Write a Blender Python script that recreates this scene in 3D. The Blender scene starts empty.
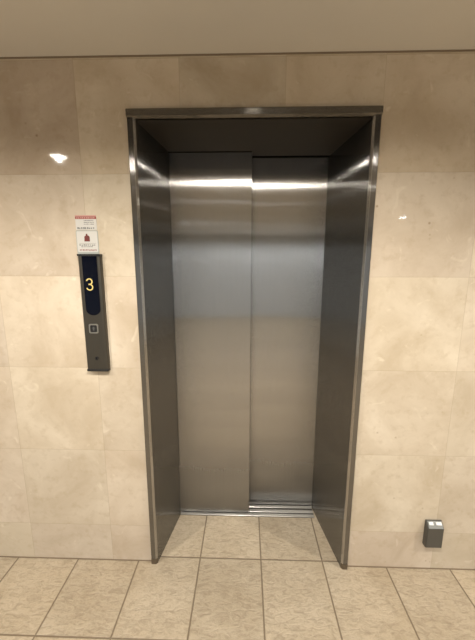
import bpy, bmesh, math, random
from mathutils import Vector, Matrix, Euler

PI = math.pi
random.seed(4)
S = bpy.context.scene
COL = S.collection

# ------------------------------------------------------------------ camera
cd = bpy.data.cameras.new('camera')
cd.sensor_fit = 'HORIZONTAL'
cd.sensor_width = 36.0
cd.lens = 36.0 * 312.096 / 475.0
cd.clip_start = 0.02
cam = bpy.data.objects.new('camera', cd)
COL.objects.link(cam)
yaw, pit, rol = -0.0275, 0.1792, 0.0017
fw = Vector((math.sin(yaw) * math.cos(pit), math.cos(yaw) * math.cos(pit), -math.sin(pit)))
r0 = Vector((math.cos(yaw), -math.sin(yaw), 0))
u0 = r0.cross(fw)
rr = r0 * math.cos(rol) + u0 * math.sin(rol)
uu = -r0 * math.sin(rol) + u0 * math.cos(rol)
m = Matrix((rr, uu, -fw)).transposed().to_4x4()
m.translation = Vector((0.4791, -1.3631, 1.5261))
cam.matrix_world = m
S.camera = cam

# ------------------------------------------------------------------ light
S.view_settings.view_transform = 'Standard'
S.view_settings.look = 'None'
S.view_settings.gamma = 1.0
S.view_settings.use_curve_mapping = False
S.view_settings.exposure = 0.95

W = bpy.data.worlds.new('world')
S.world = W
W.use_nodes = True
W.node_tree.nodes['Background'].inputs[0].default_value = (0.05, 0.045, 0.04, 1)
W.node_tree.nodes['Background'].inputs[1].default_value = 0.3

LAMP_COL = (1.0, 0.93, 0.81)
BACK_COL = (0.93, 0.97, 1.0)
# x, y, watts, colour of each recessed ceiling lamp of the hall
CEIL = 2.3205
LAMPS = [(-0.94, -1.13, 40, LAMP_COL), (0.52, -1.22, 66, LAMP_COL), (2.90, -1.15, 70, LAMP_COL),
         (0.30, -2.25, 12, BACK_COL), (3.18, -4.34, 65, BACK_COL), (-1.2, -4.3, 65, BACK_COL), (0.9, -6.1, 85, BACK_COL)]
SPOT_ANGLE = math.radians(160)
SPOT_BLEND = 0.55


# ------------------------------------------------------------------ helpers
def link(name, me, mat=None, parent=None):
    o = bpy.data.objects.new(name, me)
    COL.objects.link(o)
    if mat is not None:
        for mm in (mat if isinstance(mat, (list, tuple)) else [mat]):
            me.materials.append(mm)
    if parent is not None:
        o.parent = parent
    return o


def obj(name, bm, mat=None, parent=None, smooth=False):
    me = bpy.data.meshes.new(name)
    bmesh.ops.recalc_face_normals(bm, faces=bm.faces)
    bm.to_mesh(me)
    bm.free()
    if smooth:
        for p in me.polygons:
            p.use_smooth = True
    return link(name, me, mat, parent)


def tag(o, label=None, cat=None, group=None, kind=None):
    if label: o['label'] = label
    if cat: o['category'] = cat
    if group: o['group'] = group
    if kind: o['kind'] = kind
    return o


def thing(name, label, cat, loc=(0, 0, 0), group=None):
    o = bpy.data.objects.new(name, None)
    o.empty_display_size = 0.05
    COL.objects.link(o)
    o.location = loc
    return tag(o, label, cat, group)


def add_box(bm, x0, x1, y0, y1, z0, z1, bevel=0.0, seg=2):
    r = bmesh.ops.create_cube(bm, size=1.0)
    vs = r['verts']
    for v in vs:
        v.co = Vector((x0 + (v.co.x + .5) * (x1 - x0), y0 + (v.co.y + .5) * (y1 - y0), z0 + (v.co.z + .5) * (z1 - z0)))
    if bevel > 0:
        es = {e for v in vs for e in v.link_edges}
        bmesh.ops.bevel(bm, geom=list(es), offset=bevel, segments=seg, affect='EDGES', profile=0.5)


def boxbm(*a, **k):
    bm = bmesh.new()
    add_box(bm, *a, **k)
    return bm


def add_prism(bm, poly, axis, a, b):
    """poly: 2-D outline; axis: extrusion axis ('x','y','z') from a to b."""
    def P(p, t):
        if axis == 'z': return (p[0], p[1], t)
        if axis == 'y': return (p[0], t, p[1])
        return (t, p[0], p[1])
    n = len(poly)
    lo = [bm.verts.new(P(p, a)) for p in poly]
    hi = [bm.verts.new(P(p, b)) for p in poly]
    bm.faces.new(lo)
    bm.faces.new(list(reversed(hi)))
    for i in range(n):
        j = (i + 1) % n
        bm.faces.new((lo[i], hi[i], hi[j], lo[j]))


def prism(poly, axis, a, b, bevel=0.0):
    bm = bmesh.new()
    add_prism(bm, poly, axis, a, b)
    if bevel:
        bmesh.ops.bevel(bm, geom=list(bm.edges), offset=bevel, segments=2, affect='EDGES', profile=0.5)
    return bm


def rrect(x0, x1, z0, z1, r, n=5):
    pts = []
    for cx, cz, a0 in ((x1 - r, z1 - r, 0), (x0 + r, z1 - r, 90), (x0 + r, z0 + r, 180), (x1 - r, z0 + r, 270)):
        for k in range(n + 1):
            a = math.radians(a0 + 90 * k / n)
            pts.append((cx + r * math.cos(a), cz + r * math.sin(a)))
    return pts


def add_disc(bm, cx, cz, r, y0, y1, n=24):
    add_prism(bm, [(cx + r * math.cos(2 * PI * k / n), cz + r * math.sin(2 * PI * k / n)) for k in range(n)], 'y', y0, y1)


def add_lathe(bm, prof, n=40):
    """closed profile of (radius, z), turned round the z axis"""
    rings = []
    for k in range(n):
        a = 2 * PI * k / n
        rings.append([bm.verts.new((p[0] * math.cos(a), p[0] * math.sin(a), p[1])) for p in prof])
    m_ = len(prof)
    for k in range(n):
        A, B = rings[k], rings[(k + 1) % n]
        for i in range(m_):
            j = (i + 1) % m_
            bm.faces.new((A[i], A[j], B[j], B[i]))


# ------------------------------------------------------------------ materials
def new_mat(name):
    mt = bpy.data.materials.new(name)
    mt.use_nodes = True
    nt = mt.node_tree
    return mt, nt, nt.nodes['Principled BSDF']


def N(nt, typ, **kw):
    n = nt.nodes.new(typ)
    for k, v in kw.items():
        setattr(n, k, v)
    return n


def val(nt, x):
    n = N(nt, 'ShaderNodeValue')
    n.outputs[0].default_value = x
    return n.outputs[0]


def math_(nt, op, a, b=None, c=None):
    n = N(nt, 'ShaderNodeMath', operation=op)
    for i, x in enumerate((a, b, c)):
        if x is None: continue
        if isinstance(x, (int, float)): n.inputs[i].default_value = x
        else: nt.links.new(x, n.inputs[i])
    return n.outputs[0]


def mixc(nt, fac, a, b, blend='MIX'):
    n = N(nt, 'ShaderNodeMix', data_type='RGBA', blend_type=blend)
    n.clamp_factor = True
    for s, x in ((0, fac), (6, a), (7, b)):
        if isinstance(x, (int, float)): n.inputs[s].default_value = x
        elif isinstance(x, (tuple, list)): n.inputs[s].default_value = tuple(x) + ((1,) if len(x) == 3 else ())
        else: nt.links.new(x, n.inputs[s])
    return n.outputs[2]


def maprange(nt, x, a, b, c, d):
    n = N(nt, 'ShaderNodeMapRange')
    nt.links.new(x, n.inputs[0])
    for i, q in enumerate((a, b, c, d)):
        n.inputs[i + 1].default_value = q
    return n.outputs[0]


def noise(nt, vec, scale, detail=4, rough=0.55, dist=0.0):
    n = N(nt, 'ShaderNodeTexNoise')
    n.inputs['Scale'].default_value = scale
    n.inputs['Detail'].default_value = detail
    n.inputs['Roughness'].default_value = rough
    n.inputs['Distortion'].default_value = dist
    nt.links.new(vec, n.inputs['Vector'])
    return n.outputs['Fac']


def simple(name, col, rough=0.5, metal=0.0, emit=None, es=0.0, spec=0.5):
    mt, nt, b = new_mat(name)
    b.inputs['Base Color'].default_value = tuple(col) + (1,)
    b.inputs['Roughness'].default_value = rough
    b.inputs['Metallic'].default_value = metal
    b.inputs['Specular IOR Level'].default_value = spec
    if emit:
        b.inputs['Emission Color'].default_value = tuple(emit) + (1,)
        b.inputs['Emission Strength'].default_value = es
    return mt


def grid_joint(nt, c, off, size, half):
    """cell index and a joint mask (1 in the joint) along one coordinate"""
    t = math_(nt, 'DIVIDE', math_(nt, 'SUBTRACT', c, off), size)
    cell = math_(nt, 'FLOOR', t)
    fr = math_(nt, 'SUBTRACT', t, cell)
    edge = math_(nt, 'MINIMUM', fr, math_(nt, 'SUBTRACT', 1.0, fr))
    mask = maprange(nt, edge, half / size * 0.5, half / size * 1.4, 1.0, 0.0)
    return cell, mask


def wall_stone(name, ux='X'):
    """polished cream limestone in square slabs, fine tight joints"""
    mt, nt, b = new_mat(name)
    tc = N(nt, 'ShaderNodeTexCoord')
    sp = N(nt, 'ShaderNodeSeparateXYZ')
    nt.links.new(tc.outputs['Object'], sp.inputs[0])
    # the slabs right of the lift are set out afresh from its frame
    xs = math_(nt, 'ADD', sp.outputs[ux], math_(nt, 'MULTIPLY', math_(nt, 'GREATER_THAN', sp.outputs[ux], 0.85), 0.036))
    cx, mx = grid_joint(nt, xs, -0.205, 0.4165, 0.0010)
    cz, mz = grid_joint(nt, sp.outputs['Z'], 0.2120, 0.4193, 0.0010)
    cb = N(nt, 'ShaderNodeCombineXYZ')
    nt.links.new(cx, cb.inputs[0]); nt.links.new(cz, cb.inputs[1])
    wn = N(nt, 'ShaderNodeTexWhiteNoise', noise_dimensions='3D')
    nt.links.new(cb.outputs[0], wn.inputs['Vector'])
    # each slab has its own piece of the stone
    sh = N(nt, 'ShaderNodeVectorMath', operation='MULTIPLY_ADD')
    nt.links.new(wn.outputs['Color'], sh.inputs[0])
    sh.inputs[1].default_value = (9, 9, 9)
    nt.links.new(tc.outputs['Object'], sh.inputs[2])
    v = sh.outputs[0]
    big = noise(nt, v, 3.2, 6, 0.6, 0.6)
    fine = noise(nt, v, 26, 5, 0.6)
    col = mixc(nt, maprange(nt, big, .32, .70, 0, 1), (0.51, 0.425, 0.32), (0.68, 0.60, 0.49))
    col = mixc(nt, maprange(nt, fine, .52, .72, 0, .5), col, (0.48, 0.39, 0.28))
    # a few pale fossils and dark pits
    vo = N(nt, 'ShaderNodeTexVoronoi')
    vo.inputs['Scale'].default_value = 17
    nt.links.new(v, vo.inputs['Vector'])
    spots = maprange(nt, vo.outputs['Distance'], .03, .12, 1, 0)
    sel = maprange(nt, noise(nt, v, 7, 2), .56, .66, 0, .75)
    col = mixc(nt, math_(nt, 'MULTIPLY', spots, sel), col, (0.30, 0.22, 0.14))
    pale = maprange(nt, noise(nt, v, 11, 3, .5, 1.2), .66, .74, 0, .45)
    col = mixc(nt, pale, col, (0.76, 0.69, 0.57))
    # slab to slab tone
    tone = maprange(nt, wn.outputs['Value'], 0, 1, .90, 1.06)
    # the course under the ceiling is a browner batch of slabs
    top = maprange(nt, cz, 3.4, 3.6, 0, 1)
    col = mixc(nt, top, col, mixc(nt, 1.0, col, (0.88, 0.845, 0.81), 'MULTIPLY'))
    hs = N(nt, 'ShaderNodeHueSaturation')
    nt.links.new(tone, hs.inputs['Value'])
    nt.links.new(maprange(nt, wn.outputs['Color'], 0, 1, .492, .507), hs.inputs['Hue'])
    nt.links.new(col, hs.inputs['Color'])
    joint = math_(nt, 'MAXIMUM', mx, mz)
    col = mixc(nt, math_(nt, 'MULTIPLY', joint, .36), hs.outputs[0], (0.30, 0.23, 0.15))
    nt.links.new(col, b.inputs['Base Color'])
    rg = maprange(nt, big, .3, .7, .03, .05)
    nt.links.new(rg, b.inputs['Roughness'])
    bp = N(nt, 'ShaderNodeBump')
    bp.inputs['Strength'].default_value = .25
    bp.inputs['Distance'].default_value = .002
    nt.links.new(math_(nt, 'SUBTRACT', 1.0, joint), bp.inputs['Height'])
    nt.links.new(bp.outputs[0], b.inputs['Normal'])
    return mt


def floor_tile():
    """beige stoneware with a cleft slate relief, brown-grey grout"""
    mt, nt, b = new_mat('floor_tile')
    tc = N(nt, 'ShaderNodeTexCoord')
    sp = N(nt, 'ShaderNodeSeparateXYZ')
    nt.links.new(tc.outputs['Object'], sp.inputs[0])
    cx, mx = grid_joint(nt, sp.outputs['X'], -0.0715, 0.3186, 0.0036)
    cy, my = grid_joint(nt, sp.outputs['Y'], 0.0264, 0.3693, 0.0036)
    cb = N(nt, 'ShaderNodeCombineXYZ')
    nt.links.new(cx, cb.inputs[0]); nt.links.new(cy, cb.inputs[1])
    wn = N(nt, 'ShaderNodeTexWhiteNoise', noise_dimensions='3D')
    nt.links.new(cb.outputs[0], wn.inputs['Vector'])
    sh = N(nt, 'ShaderNodeVectorMath', operation='MULTIPLY_ADD')
    nt.links.new(wn.outputs['Color'], sh.inputs[0])
    sh.inputs[1].default_value = (7, 7, 7)
    nt.links.new(tc.outputs['Object'], sh.inputs[2])
    v = sh.outputs[0]
    big = noise(nt, v, 4.5, 5, .6, .5)
    st_ = N(nt, 'ShaderNodeMapping')
    nt.links.new(v, st_.inputs[0])
    st_.inputs['Rotation'].default_value = (0, 0, .5)
    st_.inputs['Scale'].default_value = (1.0, 2.2, 1.0)
    rel = noise(nt, st_.outputs[0], 22, 7, .66, 1.1)
    grit = noise(nt, v, 110, 3, .6)
    col = mixc(nt, maprange(nt, big, .3, .7, 0, 1), (0.48, 0.39, 0.275), (0.60, 0.505, 0.38))
    col = mixc(nt, maprange(nt, rel, .36, .54, .48, 0), col, (0.28, 0.215, 0.145))
    col = mixc(nt, maprange(nt, grit, .5, .75, 0, .35), col, (0.30, 0.235, 0.16))
    hs = N(nt, 'ShaderNodeHueSaturation')
    nt.links.new(maprange(nt, wn.outputs['Value'], 0, 1, .86, 1.05), hs.inputs['Value'])
    nt.links.new(col, hs.inputs['Color'])
    joint = math_(nt, 'MAXIMUM', mx, my)
    col = mixc(nt, math_(nt, 'MULTIPLY', joint, .8), hs.outputs[0], (0.13, 0.092, 0.055))
    nt.links.new(col, b.inputs['Base Color'])
    b.inputs['Roughness'].default_value = .48
    h = math_(nt, 'ADD', math_(nt, 'MULTIPLY', maprange(nt, rel, .3, .6, 0, 1), .5), math_(nt, 'MULTIPLY', grit, .12))
    h = math_(nt, 'MULTIPLY', h, math_(nt, 'SUBTRACT', 1.0, joint))
    bp = N(nt, 'ShaderNodeBump')
    bp.inputs['Strength'].default_value = .75
    bp.inputs['Distance'].default_value = .005
    nt.links.new(h, bp.inputs['Height'])
    nt.links.new(bp.outputs[0], b.inputs['Normal'])
    return mt


def brushed(name, col, rough, aniso, axis='Z', streak=0.05, groove=0.0, scuff=0.0):
    """hairline stainless steel, hairlines along one object axis"""
    mt, nt, b = new_mat(name)
    b.inputs['Metallic'].default_value = 1.0
    b.inputs['Anisotropic'].default_value = aniso
    tc = N(nt, 'ShaderNodeTexCoord')
    mp = N(nt, 'ShaderNodeMapping')
    nt.links.new(tc.outputs['Object'], mp.inputs[0])
    mp.inputs['Scale'].default_value = {'Z': (420, 420, 3.0), 'X': (3.0, 420, 420)}[axis]
    hair = noise(nt, mp.outputs[0], 1.0, 3, .6)
    dirt = noise(nt, tc.outputs['Object'], 5, 4, .6)
    c = mixc(nt, hair, tuple(x * (1 - streak) for x in col), tuple(min(1, x * (1 + streak)) for x in col))
    nt.links.new(c, b.inputs['Base Color'])
    rg = math_(nt, 'ADD', maprange(nt, hair, .3, .7, rough * .9, rough * 1.1), maprange(nt, dirt, .3, .7, -.1 * rough, .1 * rough))
    if scuff:                            # dulled by shoes and trolleys near the floor
        spz = N(nt, 'ShaderNodeSeparateXYZ')
        nt.links.new(tc.outputs['Object'], spz.inputs[0])
        low = maprange(nt, spz.outputs['Z'], 0.0, 0.9, 1.0, 0.0)
        rg = math_(nt, 'ADD', rg, math_(nt, 'MULTIPLY', math_(nt, 'POWER', low, 2.5), scuff))
    nt.links.new(rg, b.inputs['Roughness'])
    # hairlines: the microscopic grooves tilt the normal across the brushing direction
    geo = N(nt, 'ShaderNodeNewGeometry')
    cr = N(nt, 'ShaderNodeVectorMath', operation='CROSS_PRODUCT')
    nt.links.new(geo.outputs['Normal'], cr.inputs[0])
    cr.inputs[1].default_value = (0, 0, 1) if axis == 'Z' else (1, 0, 0)
    tn = N(nt, 'ShaderNodeVectorMath', operation='NORMALIZE')
    nt.links.new(cr.outputs[0], tn.inputs[0])
    nt.links.new(tn.outputs[0], b.inputs['Tangent'])
    if groove:
        mp2 = N(nt, 'ShaderNodeMapping')
        nt.links.new(tc.outputs['Object'], mp2.inputs[0])
        mp2.inputs['Scale'].default_value = {'Z': (5200, 5200, 90.0), 'X': (90.0, 5200, 5200)}[axis]
        g = noise(nt, mp2.outputs[0], 1.0, 2, .6)
        sc = N(nt, 'ShaderNodeVectorMath', operation='SCALE')
        nt.links.new(tn.outputs[0], sc.inputs[0])
        nt.links.new(math_(nt, 'MULTIPLY', math_(nt, 'SUBTRACT', g, .5), groove), sc.inputs['Scale'])
        ad = N(nt, 'ShaderNodeVectorMath', operation='ADD')
        nt.links.new(geo.outputs['Normal'], ad.inputs[0]); nt.links.new(sc.outputs[0], ad.inputs[1])
        nn = N(nt, 'ShaderNodeVectorMath', operation='NORMALIZE')
        nt.links.new(ad.outputs[0], nn.inputs[0])
        nt.links.new(nn.outputs[0], b.inputs['Normal'])
    return mt


M_wall = wall_stone('cream_limestone', 'X')
M_wall_side = wall_stone('cream_limestone_side', 'Y')
M_floor = floor_tile()


def ceiling_paint():
    mt, nt, b = new_mat('ceiling_paint')
    tc = N(nt, 'ShaderNodeTexCoord')
    n1 = noise(nt, tc.outputs['Object'], 3, 4)
    n2 = noise(nt, tc.outputs['Object'], 180, 2)
    c = mixc(nt, n1, (0.64, 0.60, 0.54), (0.69, 0.65, 0.585))
    nt.links.new(c, b.inputs['Base Color'])
    b.inputs['Roughness'].default_value = .85
    bp = N(nt, 'ShaderNodeBump')
    bp.inputs['Strength'].default_value = .15
    bp.inputs['Distance'].default_value = .001
    nt.links.new(n2, bp.inputs['Height'])
    nt.links.new(bp.outputs[0], b.inputs['Normal'])
    return mt


M_ceil = ceiling_paint()
M_door = brushed('hairline_steel_door', (0.395, 0.39, 0.385), .125, 1.0, 'Z', .10, 1.7, .42)
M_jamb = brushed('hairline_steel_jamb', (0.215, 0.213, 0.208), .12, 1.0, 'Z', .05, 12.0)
M_trim = brushed('polished_steel_edge', (0.22, 0.215, 0.21), .13, .9, 'Z', .03, 2.5)
M_bevel_glint = brushed('steel_bevel_glint', (0.46, 0.45, 0.435), .13, .9, 'Z', .03, 1.6)  # paler than the trim: light reflected along the edge put into the colour
M_head = brushed('polished_steel_head', (0.19, 0.175, 0.155), .12, .95, 'X', .03, 1.3)
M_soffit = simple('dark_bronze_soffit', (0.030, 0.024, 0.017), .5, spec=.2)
M_sill = brushed('sill_aluminium', (0.52, 0.505, 0.48), .33, .5, 'X', .06)
M_groove = simple('sill_groove', (0.10, 0.095, 0.085), .5, .5)
M_dark = simple('shaft_dark', (0.02, 0.018, 0.016), .8)
M_foot = simple('frame_foot', (0.16, 0.13, 0.095), .45, .7)
M_black = simple('black_plastic', (0.012, 0.012, 0.013), .35)
M_glass = simple('black_display_glass', (0.002, 0.003, 0.008), .12, spec=.15)
M_body = simple('panel_bronze_grey', (0.085, 0.078, 0.066), .38, .75)
M_ring = simple('button_ring_steel', (0.50, 0.49, 0.46), .3, 1.0)
M_arrow = simple('button_arrow_grey', (0.10, 0.10, 0.10), .4)
M_digit = simple('amber_digit', (0.3, 0.22, 0.03), .5, 0, (1.0, 0.78, 0.33), .34)
M_white = simple('sticker_white', (0.56, 0.55, 0.53), .35)
M_stkgrey = simple('sticker_edge', (0.36, 0.38, 0.36), .5)
M_red = simple('sticker_red_band', (0.26, 0.05, 0.045), .45)
M_pink = simple('sticker_pink_edge', (0.50, 0.28, 0.24), .45)
M_icon = simple('sticker_dark_red', (0.13, 0.018, 0.014), .45)
M_ink = simple('print_grey', (0.17, 0.17, 0.17), .6)
M_inkred = simple('print_red', (0.28, 0.10, 0.09), .6)
M_box = simple('outlet_dark_grey', (0.085, 0.080, 0.070), .5, .2)
M_boxtop = simple('outlet_grey_lip', (0.24, 0.25, 0.245), .35, .6)
M_latch_glint = simple('outlet_latch_glint', (0.80, 0.81, 0.81), .3)  # lamp reflections on the chrome put in as a pale base colour
M_joint = simple('joint_dark', (0.22, 0.165, 0.11), .8)
M_band = simple('added_band_dark', (0.10, 0.09, 0.078), .7)  # for the added strip that darkens reflections in the steel
M_plaster = simple('white_plaster', (0.62, 0.63, 0.63), .7)

# ------------------------------------------------------------------ the hall
X0, X1, Y0 = -2.9, 4.7, -6.8


def struct(name, bm, mat):
    o = obj(name, bm, mat)
    o['kind'] = 'structure'
    return o


struct('floor', boxbm(X0, X1, Y0, 0.6, -0.1, 0.0), M_floor)
struct('ceiling', boxbm(X0, X1, Y0, 0.6, CEIL, CEIL + 0.1), M_ceil)

# wall with the lift opening: stone to both sides and above, of real thickness
OX0, OX1, OZ = 0.0, 1.002, 2.127
struct('wall_back_left', boxbm(X0, OX0, 0.0, 0.5, 0.0, CEIL), M_wall)
struct('wall_back_right', boxbm(OX1, X1, 0.0, 0.5, 0.0, CEIL), M_wall)
struct('wall_back_top', boxbm(OX0, OX1, 0.0, 0.5, OZ, CEIL), M_wall)
struct('wall_shaft', boxbm(OX0 - .1, OX1 + .1, 0.5, 0.6, 0.0, OZ + .1), M_dark)
struct('wall_left', boxbm(X0 - .1, X0, Y0, 0.6, 0, CEIL), M_plaster)
struct('wall_right', boxbm(X1, X1 + .1, Y0, 0.6, 0, CEIL), M_plaster)
struct('wall_front', boxbm(X0, X1, Y0 - .1, Y0, 0, CEIL), M_plaster)
# unseen dark strip added under the ceiling; darkens what the door tops reflect
struct('added_ceiling_band', boxbm(X0, X1, -1.04, -0.40, CEIL - .004, CEIL), M_band)
# thin brown joint strip where the stone meets the ceiling, and the sealant line at the floor
struct('trim_1', boxbm(X0, X1, -0.002, 0.0, CEIL - 0.006, CEIL), M_joint)
bm = bmesh.new()
add_box(bm, X0, -0.004, -0.002, 0.0, 0.0, 0.006)
struct('trim_2', bm, M_joint)
struct('trim_3', boxbm(1.006, X1, -0.002, 0.0, 0.0, 0.006), M_joint)

# ------------------------------------------------------------------ the lift entrance
YF = -0.016           # front of the frame, a little proud of the stone
YL, YR = 0.325, 0.3975  # front of the near (left) and far (right) door panel
BL, BR = 0.0832, 0.9048
ZS = 2.077            # soffit at the back
fr = thing('elevator_surround', 'stainless steel elevator doorway surround with splayed dark jambs in cream stone wall',
           'elevator surround', (0.5, 0.0, 0.0))


def rel(bm, o=None):
    bmesh.ops.translate(bm, verts=bm.verts, vec=-(o or fr).location)
    return bm


# header bar
hd = obj('header', rel(prism([(YF - .006, 2.099), (YF - .006, 2.122), (YF - .002, 2.126), (.0, 2.126), (.0, 2.092), (-.010, 2.092)], 'x', 0.0, 1.002)), M_head, fr)
# side faces: flat front strip, bevelled inner edge
for side in (0, 1):
    s = 1 if side == 0 else -1
    xo = 0.001 if side == 0 else 1.001
    xi = xo + s * .0315
    pl = [(xo, 0.0), (xo, YF + .002), (xo + s * .002, YF), (xo + s * .022, YF), (xo + s * .022, .0)]
    et = obj('edge_trim', rel(prism(pl, 'z', 0.03, 2.0985)), M_trim, fr)
    bv = [(xo + s * .0222, .006), (xo + s * .0222, YF), (xo + s * .024, YF), (xi, YF + .008), (xi, .006)]
    obj('bevel_edge', rel(prism(bv, 'z', 0.03, 2.0985)), M_bevel_glint, et)
    ft = [(xo, 0.0), (xo, YF - .001), (xo + s * .024, YF - .001), (xi, YF + .008), (xi, .0)]
    obj('foot', rel(prism(ft, 'z', 0.0, 0.03)), M_foot, fr)
# splayed jambs
xa, xb = 0.0325, BL
ye = YL - .022
jl = [(xa, .0065), (xa, YF + .012), (xb, ye), (xb, ye + .012), (xa - .014, ye + .012), (xa - .014, .0065)]
obj('jamb', rel(prism(jl, 'z', 0.0, 2.09)), M_jamb, fr)
xa, xb = 0.9695, BR
ye = YR - .012
jr = [(xa, .0065), (xa, YF + .012), (xb, ye), (xb, ye + .012), (xa + .014, ye + .012), (xa + .014, .0065)]
obj('jamb', rel(prism(jr, 'z', 0.0, 2.09)), M_jamb, fr)
# soffit: reaches the near panel on the left and the set-back panel on the right
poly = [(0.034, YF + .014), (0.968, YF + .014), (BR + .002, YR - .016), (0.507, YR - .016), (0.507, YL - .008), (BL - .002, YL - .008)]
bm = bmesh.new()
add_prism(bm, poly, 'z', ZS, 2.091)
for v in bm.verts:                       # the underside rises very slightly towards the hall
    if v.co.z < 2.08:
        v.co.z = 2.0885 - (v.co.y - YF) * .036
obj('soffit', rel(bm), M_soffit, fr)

# door panels
def door_panel(x0, x1, yf, label, z0=0.009):
    t = thing('elevator_door', label, 'elevator door', ((x0 + x1) / 2, yf + .015, 0.0))
    obj('panel', rel(boxbm(x0, x1, yf, yf + .030, z0, 2.108, bevel=.0015, seg=2), t), M_door, t)
    obj('edge_strip', rel(boxbm(x0, x1, yf + .031, yf + .036, z0 + .01, 2.10), t), M_dark, t)
    return t


door_panel(0.060, 0.5055, YL, 'brushed steel left sliding elevator door panel, nearer one with its edge overlapping the other')
door_panel(0.470, 0.940, YR, 'brushed steel right sliding elevator door panel, set back with grooved sill showing below')

sl = thing('elevator_sill', 'grooved aluminium threshold strip under the elevator doors at tile floor edge', 'door sill', (0.5, 0.36, 0.0))
obj('sill_plate', rel(boxbm(BL + .001, BR - .001, .305, .45, 0.0, 0.002), sl), M_groove, sl)
for a, b_ in ((.306, .327), (.338, .359), (.376, .395)):
    obj('sill_rib', rel(boxbm(BL + .001 if a < .31 else .506, BR - .001 if a > .3 else .5, a, b_, 0.002, 0.0065, bevel=.001, seg=1), sl), M_sill, sl)

# ------------------------------------------------------------------ call panel
px0, px1, pz0, pz1, pd = -0.2415, -0.1450, 1.043, 1.562, 0.022
cp = thing('elevator_call_panel', 'tall narrow dark elevator call panel with black display showing 3, on wall left of doors',
           'call panel', ((px0 + px1) / 2, 0.0, pz0))
r = .012
prof = [(px0, 0.0)]
for k in range(6):
    a = PI / 2 * k / 5
    prof.append((px0 + .005 - .005 * math.cos(a), -pd + .005 - .005 * math.sin(a)))
for k in range(9):
    a = PI / 2 * k / 8
    prof.append((px1 - r + r * math.sin(a), -pd + r - r * math.cos(a)))
prof.append((px1, 0.0))
obj('body', rel(prism(prof, 'z', pz0 + .008, pz1 - .006), cp), M_body, cp)
obj('top_cap', rel(boxbm(px0 - .002, px1 + .001, -pd - .003, 0, pz1 - .006, pz1 + .003, bevel=.001), cp), M_black, cp)
obj('bottom_cap', rel(boxbm(px0 - .001, px1 + .001, -pd - .004, 0, pz0 - .002, pz0 + .008, bevel=.002), cp), M_black, cp)
# display glass: straight sides, round lower end
dx0, dx1, dz0, dz1 = px0 + .017, px1 - .015, 1.300, pz1 - .0065
rd = (dx1 - dx0) / 2
pl = [(dx1, dz1), (dx0, dz1)]
for k in range(17):
    a = PI + PI * k / 16
    pl.append(((dx0 + dx1) / 2 + rd * math.cos(a), dz0 + rd * .85 + rd * .85 * math.sin(a)))
dg = obj('display', rel(prism(pl, 'y', -pd - .0015, -pd + .001), cp), M_glass, cp)
dcx = (dx0 + dx1) / 2 - .007


def stroke(bm, pts, w, y0, y1):
    """flat ribbon with thickness following a polyline in x,z"""
    n = len(pts)
    L, R_ = [], []
    for i, p in enumerate(pts):
        a = Vector(pts[max(0, i - 1)]); c = Vector(pts[min(n - 1, i + 1)])
        d = (c - a).normalized(); nn = Vector((-d.y, d.x)) * w / 2
        L.append((p[0] + nn.x, p[1] + nn.y)); R_.append((p[0] - nn.x, p[1] - nn.y))
    rows = []
    for l, q in zip(L, R_):
        rows.append([bm.verts.new((l[0], y0, l[1])), bm.verts.new((q[0], y0, q[1])), bm.verts.new((q[0], y1, q[1])), bm.verts.new((l[0], y1, l[1]))])
    for i in range(n - 1):
        A, B = rows[i], rows[i + 1]
        for k in range(4):
            j = (k + 1) % 4
            bm.faces.new((A[k], A[j], B[j], B[k]))
    bm.faces.new(rows[0]); bm.faces.new(list(reversed(rows[-1])))


zc3, rx, rz = 1.436, .0130, .0118
pts = []
for k in range(15):
    a = math.radians(165 - k * (165 + 80) / 14)
    pts.append((dcx + rx * .92 * math.cos(a), zc3 + rz + rz * math.sin(a)))
pts.append((dcx - .004, zc3 + .0008))
bm = bmesh.new()
stroke(bm, pts, 0.0048, -pd - .0022, -pd - .001)
pts = [(dcx - .004, zc3 - .0005)]
for k in range(15):
    a = math.radians(80 - k * (165 + 80) / 14)
    pts.append((dcx + rx * math.cos(a), zc3 - rz * 1.05 + rz * 1.05 * math.sin(a)))
stroke(bm, pts, 0.0048, -pd - .0022, -pd - .001)
o = obj('floor_digit', rel(bm, cp), M_digit, dg)
tag(o, 'amber lit number 3')

# call button
bcx, bcz = -0.1965, 1.240
bt = obj('call_button', rel(prism(rrect(bcx - .015, bcx + .015, bcz - .0155, bcz + .0155, .005), 'y', -pd - .003, -pd + .001), cp), M_black, cp)
bm = bmesh.new()
o_ = rrect(bcx - .021, bcx + .021, bcz - .0215, bcz + .0215, .007)
i_ = rrect(bcx - .0155, bcx + .0155, bcz - .016, bcz + .016, .0052)
n = len(o_)
V = []
for yy in (-pd - .0035, -pd + .001):
    V.append(([bm.verts.new((p[0], yy, p[1])) for p in o_], [bm.verts.new((p[0], yy, p[1])) for p in i_]))
for i in range(n):
    j = (i + 1) % n
    for A, B in ((V[0][0], V[0][1]), (V[0][0], V[1][0]), (V[0][1], V[1][1]), (V[1][0], V[1][1])):
        bm.faces.new((A[i], A[j], B[j], B[i]))
obj('button_ring', rel(bm, cp), M_ring, bt)
bm = bmesh.new()
add_prism(bm, [(bcx - .007, bcz + .001), (bcx + .007, bcz + .001), (bcx, bcz + .009)], 'y', -pd - .0036, -pd - .002)
add_prism(bm, [(bcx - .0028, bcz - .008), (bcx + .0028, bcz - .008), (bcx + .0028, bcz + .001), (bcx - .0028, bcz + .001)], 'y', -pd - .0036, -pd - .002)
obj('arrow_mark', rel(bm, cp), M_arrow, bt)
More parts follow.
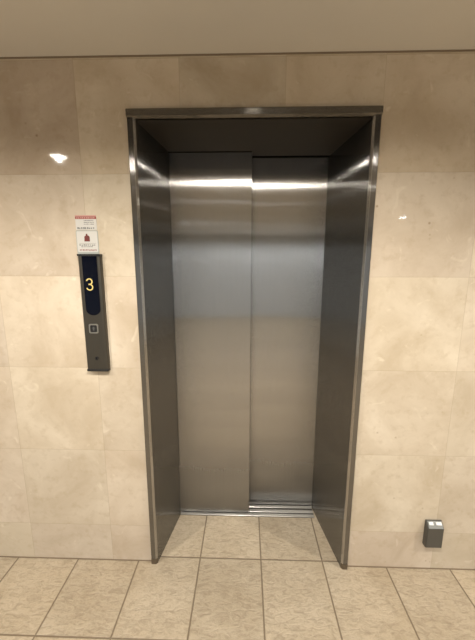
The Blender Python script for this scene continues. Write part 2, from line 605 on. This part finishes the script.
# key switch
bm = bmesh.new()
add_disc(bm, -0.194, 1.103, .0085, -pd - .0025, -pd + .001)
ks = obj('key_switch', rel(bm, cp), M_black, cp)
obj('key_slot', rel(boxbm(-0.1955, -0.1925, -pd - .0032, -pd - .0015, 1.098, 1.108), cp), M_glass, ks)

# ------------------------------------------------------------------ notices above the panel
def marks(bm, x0, x1, z0, z1, y, n, gap=.35):
    """a row of small unreadable printed dashes"""
    x = x0
    w = (x1 - x0) / n
    for k in range(n):
        ww = w * random.uniform(.5, 1 - gap * .5)
        add_box(bm, x, x + ww, y - .0003, y, z0 + (z1 - z0) * random.uniform(0, .2), z1 - (z1 - z0) * random.uniform(0, .25))
        x += w


st = thing('notice_sticker', 'small white notice with red heading band, upper one above the elevator call panel', 'sticker', (-0.204, 0, 1.666))
sx0, sx1, sz0, sz1 = -0.249, -0.159, 1.6665, 1.726
obj('sheet', rel(boxbm(sx0, sx1, -.0015, 0, sz0, sz1), st), M_white, st)
obj('top_edge', rel(boxbm(sx0 - .0005, sx1 + .0005, -.0018, -.0012, sz1 - .005, sz1 + .0005), st), M_pink, st)
hb = obj('heading_band', rel(boxbm(sx0, sx1, -.0018, -.0012, sz1 - .0155, sz1 - .005), st), M_red, st)
bm = bmesh.new(); marks(bm, sx0 + .006, sx1 - .004, sz1 - .0135, sz1 - .0075, -.0018, 10, .5)
obj('heading_print', rel(bm, st), M_pink, hb)
bm = bmesh.new()
for q, (a, b_) in enumerate(((sz1 - .0235, sz1 - .0195), (sz1 - .031, sz1 - .027), (sz1 - .0385, sz1 - .0345))):
    marks(bm, sx0 + .036, sx1 - .010, a, b_, -.0015, 7)
marks(bm, sx0 + .006, sx1 - .008, sz0 + .003, sz0 + .011, -.0015, 9)
obj('printed_text', rel(bm, st), M_ink, st)

s2 = thing('notice_sticker', 'small white notice with dark red pictogram, lower one directly on top of call panel', 'sticker', (-0.204, 0, 1.566))
sx0, sx1, sz0, sz1 = -0.2515, -0.1565, 1.5655, 1.6645
obj('sheet', rel(prism(rrect(sx0 + .003, sx1 - .003, sz0 + .008, sz1 - .004, .004), 'y', -.0022, -.001), s2), M_white, s2)
obj('border', rel(prism(rrect(sx0, sx1, sz0, sz1, .006), 'y', -.0016, 0), s2), M_stkgrey, s2)
ix, iz = -0.205, 1.633
bm = bmesh.new()
add_prism(bm, [(ix - .0115, iz - .015), (ix + .0125, iz - .015), (ix + .0125, iz + .004), (ix + .009, iz + .009), (ix + .004, iz + .010), (ix + .003, iz + .017),
               (ix - .003, iz + .017), (ix - .004, iz + .010), (ix - .0105, iz + .006)], 'y', -.0026, -.002)
tag(obj('pictogram', rel(bm, s2), M_icon, s2), 'dark red pictogram')
bm = bmesh.new()
add_box(bm, sx0 + .012, sx1 - .010, -.0025, -.002, 1.6095, 1.6105)
marks(bm, sx0 + .012, sx1 - .012, 1.600, 1.606, -.0022, 8)
marks(bm, sx0 + .020, sx1 - .024, 1.594, 1.598, -.0022, 6)
obj('printed_text', rel(bm, s2), M_ink, s2)
bm = bmesh.new(); marks(bm, sx0 + .012, sx1 - .008, 1.5785, 1.5855, -.0022, 11, .5)
obj('warning_line', rel(bm, s2), M_inkred, s2)

# ------------------------------------------------------------------ small box low on the right
bx0, bx1, bz0, bz1, bd = 1.368, 1.446, 0.152, 0.287, 0.030
ob = thing('wall_outlet_box', 'small dark grey box with bright sloped top, low on stone wall right of elevator', 'outlet box', ((bx0 + bx1) / 2, 0, bz0))
bm = prism([(0, bz0), (-bd + .004, bz0), (-bd, bz0 + .004), (-bd, bz1 - .026), (-.006, bz1), (0, bz1)], 'x', bx0, bx1)
bmesh.ops.bevel(bm, geom=[e for e in bm.edges if abs(e.verts[0].co.x - e.verts[1].co.x) < 1e-5 and e.verts[0].co.y < -.001 and e.verts[1].co.y < -.001], offset=.0025, segments=2, affect='EDGES')
bdy = obj('body', rel(bm, ob), M_box, ob)
# sloped lid, with two chrome latches, their glint put into the colour
sl_a = Vector((-bd, bz1 - .026)); sl_b = Vector((-.006, bz1))
dv = (sl_b - sl_a).normalized(); nv = Vector((-abs(dv.y), abs(dv.x)))


def slab(x0, x1, t0, t1, h):
    L = (sl_b - sl_a).length
    a = sl_a + dv * L * t0; b2 = sl_a + dv * L * t1
    return prism([tuple(a - nv * .001), tuple(b2 - nv * .001), tuple(b2 + nv * h), tuple(a + nv * h)], 'x', x0, x1)


lid = obj('lid', rel(slab(bx0 + .006, bx1 - .004, .04, .95, .0018), ob), M_boxtop, ob)
for a, b_ in ((.010, .030), (.044, .070)):
    obj('latch', rel(slab(bx0 + a, bx0 + b_, .45, .82, .0055), ob), M_latch_glint, lid)

# ------------------------------------------------------------------ ceiling downlights
M_can = simple('lamp_trim_white', (0.75, 0.73, 0.68), .4)


def downlight(x, y, w, col):
    t = thing('ceiling_downlight', 'round recessed warm ceiling downlight in the hall ceiling', 'ceiling light', (x, y, CEIL), 'hall downlights')
    bm = bmesh.new()
    add_lathe(bm, [(.058, -.001), (.058, -.006), (.076, -.004), (.080, 0.0)])
    obj('trim_ring', bm, M_can, t, True)
    bm = bmesh.new()
    add_lathe(bm, [(.0002, -.0035), (.057, -.0035), (.057, -.001), (.0002, -.001)])
    obj('lens', bm, simple('lamp_lens', (0.8, 0.8, 0.8), .5, 0, col, w * .5), t)
    ld = bpy.data.lights.new('downlight_lamp', 'SPOT')
    ld.energy = w
    ld.color = col
    ld.spot_size = SPOT_ANGLE
    ld.spot_blend = SPOT_BLEND
    ld.shadow_soft_size = .014
    l = bpy.data.objects.new('downlight_lamp', ld)
    COL.objects.link(l)
    l.parent = t
    l.location = (0, 0, -.020)


for a in LAMPS:
    downlight(*a)
